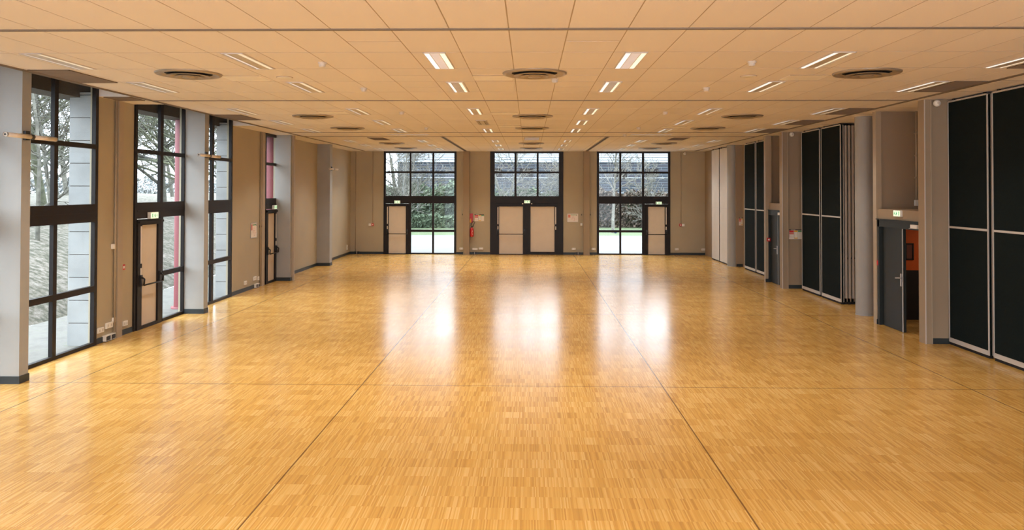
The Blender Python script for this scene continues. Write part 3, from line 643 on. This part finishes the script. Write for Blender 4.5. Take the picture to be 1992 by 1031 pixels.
# ------------------------------------------------------------------ posters
def poster(T, u0, u1, z0, z1, kind, lab, frame=None):
    t = thing('wall_poster', T((u0+u1)/2, z0, 0), lab, 'poster'); W = u1-u0; H = z1-z0
    m = M(); R = lambda a, b, c, d, mm, e=0: bx(m, T, u0+a*W, u0+b*W, z0+c*H, z0+d*H, -.026-e, -.02, mm)
    R(0, 1, 0, 1, 'paper')
    if kind == 'colour':
        R(0, 1, .9, 1, 'dkprint', .001); R(.15, .5, .93, .97, 'paper', .002); R(.02, .38, .72, .88, 'red', .001); R(.4, .68, .74, .88, 'yellow', .001); R(.70, 1, .74, .88, 'green', .001)
        R(.02, .38, .48, .70, 'pink', .001); R(.40, .415, .1, .72, 'dkprint', .001); R(.68, .70, .1, .72, 'green', .001); R(.40, .68, .06, .15, 'yellow', .001)
        for k in range(3): R(.03, .07, .2+.16*k, .26+.16*k, 'red', .002)
        for k in range(3): R(.1, .36, .12+.09*k, .14+.09*k, 'louvre', .001)
    else:
        R(.05, .28, .52, .92, 'pink', .001); R(.3, .92, .84, .92, 'green', .001); R(.86, .93, .8, .9, 'dkprint', .002)
        for a, b, c, d in ((.5, .515, .3, .78), (.4, .415, .2, .5), (.42, .7, .48, .5), (.66, .675, .12, .5), (.52, .68, .14, .16), (.75, .95, .3, .315), (.52, .66, .64, .655)): R(a, b, c, d, 'pink', .001)
        for k in range(4): R(.06, .26, .12+.08*k, .14+.08*k, 'louvre', .001)
    m.build('sheet', None, t)
    if frame:
        f = M(); e = .014
        for a, b, c, d in ((u0-e, u1+e, z0-e, z0), (u0-e, u1+e, z1, z1+e), (u0-e, u0, z0, z1), (u1, u1+e, z0, z1)): bx(f, T, a, b, c, d, -.036, -.02)
        f.build('frame', frame, t)
poster(WF, -2.31, -1.91, 1.40, 1.69, 'colour', 'coloured safety notice beside the fire extinguisher'); poster(WF, 1.61, 2.04, 1.39, 1.71, 'plan', 'framed evacuation plan on the end wall', 'alu')
poster(WL, 21.08, 21.54, 1.40, 1.79, 'plan', 'framed evacuation plan by the narrow side exit door', 'steel'); poster(lambda u, z, d: (u, 21.85+d, z), 7.2, 7.55, 1.37, 1.64, 'colour', 'coloured safety notice on the fin beside the dark panels')
poster(lambda u, z, d: (u, 28.0+d, z), 7.46, 7.66, 1.47, 1.75, 'colour', 'coloured safety notice behind the far round column'); poster(lambda u, z, d: (7.54+d, u, z), 16.5, 16.85, 1.35, 1.68, 'colour', 'safety notice in the shadow behind the near round column')

# ------------------------------------------------------------------ fire extinguisher and its sign
fx, fy = -2.42, FAR-.1
t = thing('fire_extinguisher', (fx, fy, .75), 'red fire extinguisher hung beside the slim pilaster', 'fire extinguisher')
cyl = M().lathe([(0, .75), (.075, .75), (.082, .77), (.082, 1.04), (.07, 1.09), (.03, 1.12), (.03, 1.14), (0, 1.14)], (fx, fy, 0), 32).build('cylinder', 'red', t)
vl = M().lathe([(.025, 1.14), (.03, 1.18), (0, 1.18)], (fx, fy, 0), 16).box(fx-.02, fx+.09, fy-.015, fy+.015, 1.18, 1.20).build('valve', 'black', t)
M().tube([(fx+.03, fy, 1.17), (fx+.09, fy, 1.27), (fx+.13, fy-.02, 1.36), (fx+.07, fy-.02, 1.40), (fx-.0, fy-.02, 1.34), (fx-.04, fy-.03, 1.2)], .012, 8).build('hose', 'black', vl)
m = M()
for s in (-1, 1): m.add([(fx+.0, fy-.086, .92), (fx+.012, fy-.086, .92), (fx+.055, fy-.075, .92+s*.09), (fx+.04, fy-.075, .92+s*.09)], [(0, 1, 2, 3)] if s > 0 else [(3, 2, 1, 0)])
m.build('chevron_mark', 'white', cyl); M().box(fx-.05, fx+.05, fy+.07, FAR, .95, 1.02).build('wall_bracket', 'black', t)
t = thing('wall_sign', (-2.45, FAR-.02, 1.33), 'red and yellow extinguisher sign beside the slim pilaster', 'sign')
M().box(-2.51, -2.38, FAR-.03, FAR, 1.33, 1.72).build('plate', 'red', t)
M().box(-2.51, -2.45, FAR-.034, FAR-.03, 1.34, 1.46).add([(-2.5, FAR-.034, 1.46), (-2.45, FAR-.034, 1.46), (-2.46, FAR-.034, 1.53)], [(0, 1, 2)]).build('flame_print', 'yellow', t)

# ------------------------------------------------------------------ outdoors
structure(M().box(-40, 40, FAR+.3, 47.1, -.2, -.02).build('paving', 'paving'), 'pale paved forecourt outside the end windows', 'pavement')
structure(M().box(-60, 60, 47.1, 120, -.2, -.015).build('lawn', 'lawn'), 'green lawn in front of the hedge', 'lawn')
structure(M().box(-10.0, -7.7, -12, FAR+.3, -.2, -.02).build('path', 'gravel'), 'pale gravel path outside the side windows', 'path')
random.seed(4)
def slope_z(x, y):
    d = -10.0-x
    return -.02 + 2.35*(1-math.exp(-max(d, 0)/4.2)) + .06*math.sin(x*1.7+y*.9)*min(1, max(d, 0)) + .04*math.sin(y*2.3)
sm = M(); NX, NY = 46, 90; vs = []
for i in range(NX):
    x = -10.0 - 50*(i/(NX-1))**1.7
    for j in range(NY):
        y = -12 + 132*j/(NY-1); vs.append((x, y, slope_z(x, y)+random.uniform(-.03, .03)*(i > 0) - (.0 if y < 46 else 0)))
sm.add(vs, [(i*NY+j, i*NY+j+1, (i+1)*NY+j+1, (i+1)*NY+j) for i in range(NX-1) for j in range(NY-1)], smooth=True)
structure(sm.build('terrain', 'litter'), 'leaf-littered bank rising outside the side windows', 'bank')

def branch(m, p, d, L, r, lvl, rnd, segs, spread, kids, minr, start=.10):
    pts = [p.copy()]; rs = [r]; dirs = []
    for k in range(segs):
        d = (d + Vector((rnd.uniform(-1, 1), rnd.uniform(-1, 1), rnd.uniform(-.6, 1)))*(.12 if lvl == 0 else .22)).normalized()
        p = p + d*(L/segs); pts.append(p.copy()); rs.append(max(minr, r*(1-.75*(k+1)/segs))); dirs.append(d.copy())
    m[0 if lvl == 0 else 1].tube(pts, rs, (8, 5, 4, 3, 3)[lvl], None, False)
    if lvl >= len(kids): return
    for k in range(kids[lvl]):
        t_ = rnd.uniform(start if lvl == 0 else .12, 1.0); f = t_*segs; i = min(int(f), segs-1); pp = pts[i].lerp(pts[i+1], f-i)
        a = rnd.uniform(0, 2*PI); side = dirs[i].orthogonal().normalized(); side = Matrix.Rotation(a, 3, dirs[i]) @ side
        dd = (dirs[i]*rnd.uniform(.35, .8) + side*spread).normalized(); dd.z = max(dd.z, -.15)
        branch(m, pp, dd, L*rnd.uniform(.32, .55)*(1.15-.5*t_ if lvl == 0 else 1), max(minr, rs[i]*.5), lvl+1, rnd, max(3, segs-2), spread, kids, minr)
def tree(x, y, z, h, r, seed, lab, mt, kids=(16, 7, 5), spread=.9, minr=.0095, lean=(0, 0), stems=1, group=None, start=.10):
    t = thing('bare_tree', (x, y, z), lab, 'tree', group); rnd = random.Random(seed); a, b = M(), M()
    for s in range(stems):
        l = Vector((lean[0]+(rnd.uniform(-.35, .35) if stems > 1 else 0), lean[1]+(rnd.uniform(-.2, .2) if stems > 1 else 0), 1)).normalized()
        branch((a, b), Vector((x+.1*s, y, z-.1)), l, h, r, 0, rnd, 7, spread, kids, minr, start)
    a.build('trunk', mt, t); b.build('branches', mt, t)
GT = 'bare winter trees on the bank'
WT = [(-17.0, 27.0, 10, .15, 'thick mossy bare tree filling the first side window'), (-15.2, 24.6, 9, .07, 'slender bare tree beside the thick mossy one'), (-16.2, 34.3, 10, .15, 'bare tree behind the exit door of the side window'), (-14.0, 31.2, 9, .13, 'mossy tree close to the red post outside'),
      (-20, 34.2, 9, .10, 'thin bare tree deeper on the bank, first side window'), (-13.6, 34.6, 8, .10, 'slim bare tree seen past the second fin'), (-23.0, 37.5, 10, .13, 'distant bare tree high on the bank, first window'), (-19.5, 43, 10, .13, 'distant bare tree behind the exit-door window'), (-15.2, 38.5, 9, .12, 'bare tree seen through the window behind the second fin'), (-27, 45, 11, .15, 'farthest bare tree on the bank'), (-13.4, 21.0, 8, .06, 'young bare tree close to the first side window'),
      (-29, 56, 10, .14, 'hazy bare tree beyond the bank crest'), (-24, 52, 10, .13, 'hazy bare tree beyond the exit-door window'), (-18.6, 29.2, 8, .08, 'crooked bare tree behind the mossy one')]
for k, (x, y, h, r, lab) in enumerate(WT): tree(x, y, slope_z(x, y), h, r, 30+k, lab, 'moss' if k in (0, 3, 7) else 'bark', (30, 9, 5) if k < 4 else (22, 8, 4), spread=1.0, group=GT, lean=((k % 3-1)*.10, (k % 2-.5)*.14))
GE = 'bare trees in front of the slate building'
tree(-8.35, 51, 0, 6.5, .08, 71, 'pale many-stemmed bare tree leaning in the first end window', 'bark2', (12, 6, 4), .7, .014, (.35, 0), 3, GE)
tree(-8.9, 54, 0, 7, .12, 72, 'bare tree at the edge of the first end window', 'bark', (14, 6, 4), .8, .014, (0, 0), 2, GE)
tree(-1.6, 53, 0, 7, .11, 73, 'twiggy bare tree in the middle end window', 'bark2', (16, 7, 4), .8, .014, (0, 0), 2, GE)
tree(.6, 55, 0, 4.6, .07, 74, 'small pale bare tree inside the middle end window', 'bark2', (12, 6, 4), .7, .013, (.15, 0), 2, GE)
tree(5.35, 50, 0, 6.4, .11, 75, 'straight young tree on the lawn behind the blue ball', 'bark2', (18, 6, 4), .55, .013, (0, 0), 1, GE, .42)
tree(4.2, 54, 0, 4.6, .06, 76, 'low bare bush-like tree beside the straight young tree', 'bark2', (12, 6, 4), .6, .011, (-.1, 0), 3, GE, .4)
tree(8.6, 55, 0, 4.4, .06, 77, 'low twiggy tree in the last end window', 'bark2', (12, 6, 4), .6, .013, (-.2, 0), 2, GE)

def hedge(x0, x1, y0, y1, h, n, sz, mt, seed, lab, name='hedge', cat='hedge'):
    rnd = random.Random(seed); m = M()
    for k in range(n):
        x = rnd.uniform(x0, x1); top = h*(1+.07*math.sin(x*2.1+seed)+.05*math.sin(x*5.3)+rnd.uniform(-.05, .05)); f = rnd.random()
        z = top*(1-(1-f)**1.0) if rnd.random() < .8 else top*rnd.uniform(.85, 1.05); y = rnd.uniform(y0, y1) if z > top*.8 else y0+abs(rnd.gauss(0, .18))
        a = Vector((rnd.gauss(0, 1), rnd.gauss(0, 1), rnd.gauss(0, 1))).normalized(); b = a.orthogonal().normalized(); c = a.cross(b); s = sz*rnd.uniform(.5, 1.2); p = Vector((x, y, max(.04, z)))
        m.add([p-b*s, p-c*s*.5, p+b*s, p+c*s*.5], [(0, 1, 2, 3)])
    t = thing(name, ((x0+x1)/2, (y0+y1)/2, 0), lab, cat)
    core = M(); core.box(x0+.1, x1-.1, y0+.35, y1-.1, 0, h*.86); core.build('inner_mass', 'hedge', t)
    o = m.build('foliage', mt, t); o['kind'] = 'stuff'
hedge(-16, -3.4, 57, 59, 2.92, 9000, .16, 'shrub', 1, 'tall pale green hedge seen through the first end window')
hedge(-3.4, 3.0, 57.3, 59, 2.55, 5000, .15, 'hedge', 2, 'dark hedge behind the middle end doors')
hedge(3.0, 16, 57, 59, 2.5, 9000, .15, 'redshrub', 3, 'russet and green hedge seen through the last end window')
hedge(-9.5, -4.5, 55.6, 56.6, .85, 2500, .14, 'shrub', 4, 'low bright shrub border on the lawn edge', 'shrub', 'shrub')
def thicket(y0, y1, x, z0, h, n, lab):
    rnd = random.Random(9); m = M(); t = thing('thicket', (x, (y0+y1)/2, z0), lab, 'shrubs')
    for k in range(n):
        y = rnd.uniform(y0, y1); top = h*(.75+.2*math.sin(y*.7)+.12*math.sin(y*2.3)); p = Vector((x+rnd.uniform(-1, 1), y, z0+top*rnd.random()**.8))
        a = Vector((rnd.gauss(0, 1), rnd.gauss(0, 1), rnd.gauss(0, 1))).normalized(); b = a.orthogonal().normalized(); c = a.cross(b); s = .2*rnd.uniform(.5, 1.2)
        m.add([p-b*s, p-c*s*.4, p+b*s, p+c*s*.4], [(0, 1, 2, 3)])
    o = m.build('foliage', 'haze_leaf', t); o['kind'] = 'stuff'
    q = M()
    for k in range(26):
        y = y0+(y1-y0)*k/25; q.tube([(x, y, z0-.1), (x+rnd.uniform(-.3, .3), y+rnd.uniform(-.4, .4), z0+h*.8)], [.04, .015], 5)
    q.build('stems', 'bark', t)
thicket(34, 100, -36, 2.2, 1.9, 7000, 'low painted-haze thicket along the crest of the bank')  # added for the pale distant background; haze is put into the leaf colour
# slate building
b = thing('slate_building', (6, 66, 0), 'long slate-clad building with a white slatted upper screen', 'building')
M().box(-11.0, 34, 65, 84, 0, 5.02).build('cladding', 'clad', b)
M().box(-11.0, 34, 65.05, 84, 5.02, 6.9).build('screen_backing', 'screen_gap', b)
s = M()
for k in range(9): s.box(-11.05, 34, 64.9, 65.05, 5.03+k*.208, 5.03+k*.208+.175)
s.build('screen_slat', 'screen', b)
wn = M()
for k in range(14): wn.box(-6+k*2.6, -4.9+k*2.6, 64.97, 65.0, 3.75, 4.5)
wn.build('window_strip', 'frame', b)
for k in range(3):
    M().box(-11.0, 34, 64.94, 65, 1.2+k*1.25, 1.26+k*1.25).build('facade_rail', 'screen', b)
t = thing('lawn_ball', (5.45, 49.5, .085), 'blue ball on the lawn at the foot of the straight young tree', 'ball')
M().lathe([(.1*math.sin(PI*k/12), -.1*math.cos(PI*k/12)) for k in range(13)], (5.45, 49.5, .085), 24).build('ball', 'blue', t)
M().lathe([(.101, -.012), (.101, .012)], (5.45, 49.5, .085), 24).build('band', 'globe', t)
t = thing('garden_lamp', (-8.0, 52, 0), 'white globe lamp on a post in the first end window', 'lamp')
M().tube([(-8, 52, 0), (-8, 52, 2.76)], .025, 10).build('post', 'black', t); M().lathe([(.11*math.sin(PI*k/12)+.0001, 2.85-.11*math.cos(PI*k/12)) for k in range(13)], (-8, 52, 0), 24).build('globe', 'globe', t)
# stone piers, red posts, fascia outside the side windows
for (x0, a, b_, lab) in ((-8.08, 13.52, 14.7, 'pale stone-block pier outside, between the first two side windows'), (-7.98, 19.71, 22.1, 'pale stone-block pier outside the window behind the second fin'), (-8.08, 7.4, 8.5, 'pale stone-block pier outside, out of view beside the camera'), (-7.95, 24.6, 32.6, 'long pale stone wall outside past the narrow exit')):
    t = thing('stone_pier', (x0+.1, (a+b_)/2, 0), lab, 'stone pier'); st_ = M()
    for k in range(11): st_.box(x0, LW-.125, a, b_, -.02+k*.4 if k else -.05, .368+k*.4)
    st_.build('blocks', 'stone', t); M().box(x0+.015, LW-.125, a+.015, b_-.015, 0, 4.3).build('joints', 'fascia', t)
    M().box(x0-.01, LW-.125, a-.01, b_+.01, 4.38, 4.42).build('cap', 'stone', t)
for x, y, lab in ((-8.04, 17.9, 'red round steel post outside the second side window'), (-7.95, 23.85, 'red round steel post outside the narrow exit door')):
    t = thing('red_post', (x, y, 0), lab, 'post'); M().lathe([(.16, -.02), (.16, 4.32)], (x, y, 0), 32).build('shaft', 'redcol', t); M().lathe([(.22, -.02), (.22, .02), (.16, .02)], (x, y, 0), 32).build('foot_plate', 'redcol', t)
structure(M().box(-8.35, -7.9, Y0, FAR+.3, 4.33, 4.62).build('trim_17', 'fascia'), 'brown outdoor eaves board over the side windows', 'eaves')

# ------------------------------------------------------------------ light
wd = bpy.data.worlds.new('overcast'); bpy.context.scene.world = wd; wd.use_nodes = True; nt = wd.node_tree
bg = nt.nodes['Background']; tc = nt.nodes.new('ShaderNodeTexCoord'); sx = nt.nodes.new('ShaderNodeSeparateXYZ'); nt.links.new(tc.outputs['Generated'], sx.inputs[0])
nt.links.new(ramp(nt, sx.outputs['Z'], [(0, (.50, .54, .60)), (.18, (.62, .67, .74)), (.55, (.92, .97, 1.0))]), bg.inputs['Color']); bg.inputs['Strength'].default_value = SKY
def light(kind, loc, energy, col, **kw):
    ld = bpy.data.lights.new('lamp', kind); ld.energy = energy; ld.color = col
    for k, v in kw.items(): setattr(ld, k, v)
    lo = bpy.data.objects.new('lamp', ld); C.objects.link(lo); lo.location = loc; return lo
light('AREA', (8.9, 15.4, 2.3), 5, (1, .8, .6), size=.5)  # unseen lamp added inside the corridor to light its orange wall
def portal(loc, rot, sx_, sy_):
    lo = light('AREA', loc, 1, (1, 1, 1), shape='RECTANGLE', size=sx_, size_y=sy_); lo.rotation_euler = rot; lo.data.cycles.is_portal = True
for x in (-4.62, -.11, 4.37): portal((x, FAR+.12, 2.17), (-PI/2, 0, 0), 3.1, 4.3)
for y in (6.1, 9.7, 12.25, 15.9, 18.45): portal((LW-.15, y, 2.3), (0, -PI/2, 0), 4.6, 2.4)
portal((0, Y0-.05, 2.3), (PI/2, 0, 0), 15.2, 4.6)

# ------------------------------------------------------------------ camera
f, yaw, pitch, roll, shy, HF = 1517.786, .02224617, .01647444, .00181803, -171.1105, 2.7204
cy, sy_ = math.cos(yaw), math.sin(yaw); cp, sp = math.cos(pitch), math.sin(pitch); cr, sr = math.cos(roll), math.sin(roll)
r_ = Vector((cy, sy_, 0)); fw = Vector((-sy_, cy, 0)); up = Vector((0, 0, 1))
f2 = cp*fw + sp*up; u2 = cp*up - sp*fw; r3 = cr*r_ + sr*u2; u3 = cr*u2 - sr*r_
cd = bpy.data.cameras.new('camera'); co = bpy.data.objects.new('camera', cd); C.objects.link(co)
mw = Matrix((( r3.x, u3.x, -f2.x, 0), (r3.y, u3.y, -f2.y, 0), (r3.z, u3.z, -f2.z, HF), (0, 0, 0, 1))); co.matrix_world = mw
cd.sensor_fit = 'HORIZONTAL'; cd.sensor_width = 36; cd.lens = 36*f/1992; cd.shift_y = shy/1992; cd.clip_start = .05; cd.clip_end = 500
sc = bpy.context.scene; sc.camera = co
sc.view_settings.view_transform = 'Standard'; sc.view_settings.look = 'None'; sc.view_settings.exposure = .9
try:
    sc.cycles.use_denoising = True; sc.cycles.denoising_prefilter = 'FAST'; sc.cycles.max_bounces = 10; sc.cycles.diffuse_bounces = 6; sc.cycles.glossy_bounces = 4; sc.cycles.transparent_max_bounces = 16; sc.cycles.sample_clamp_indirect = 8
except Exception: pass
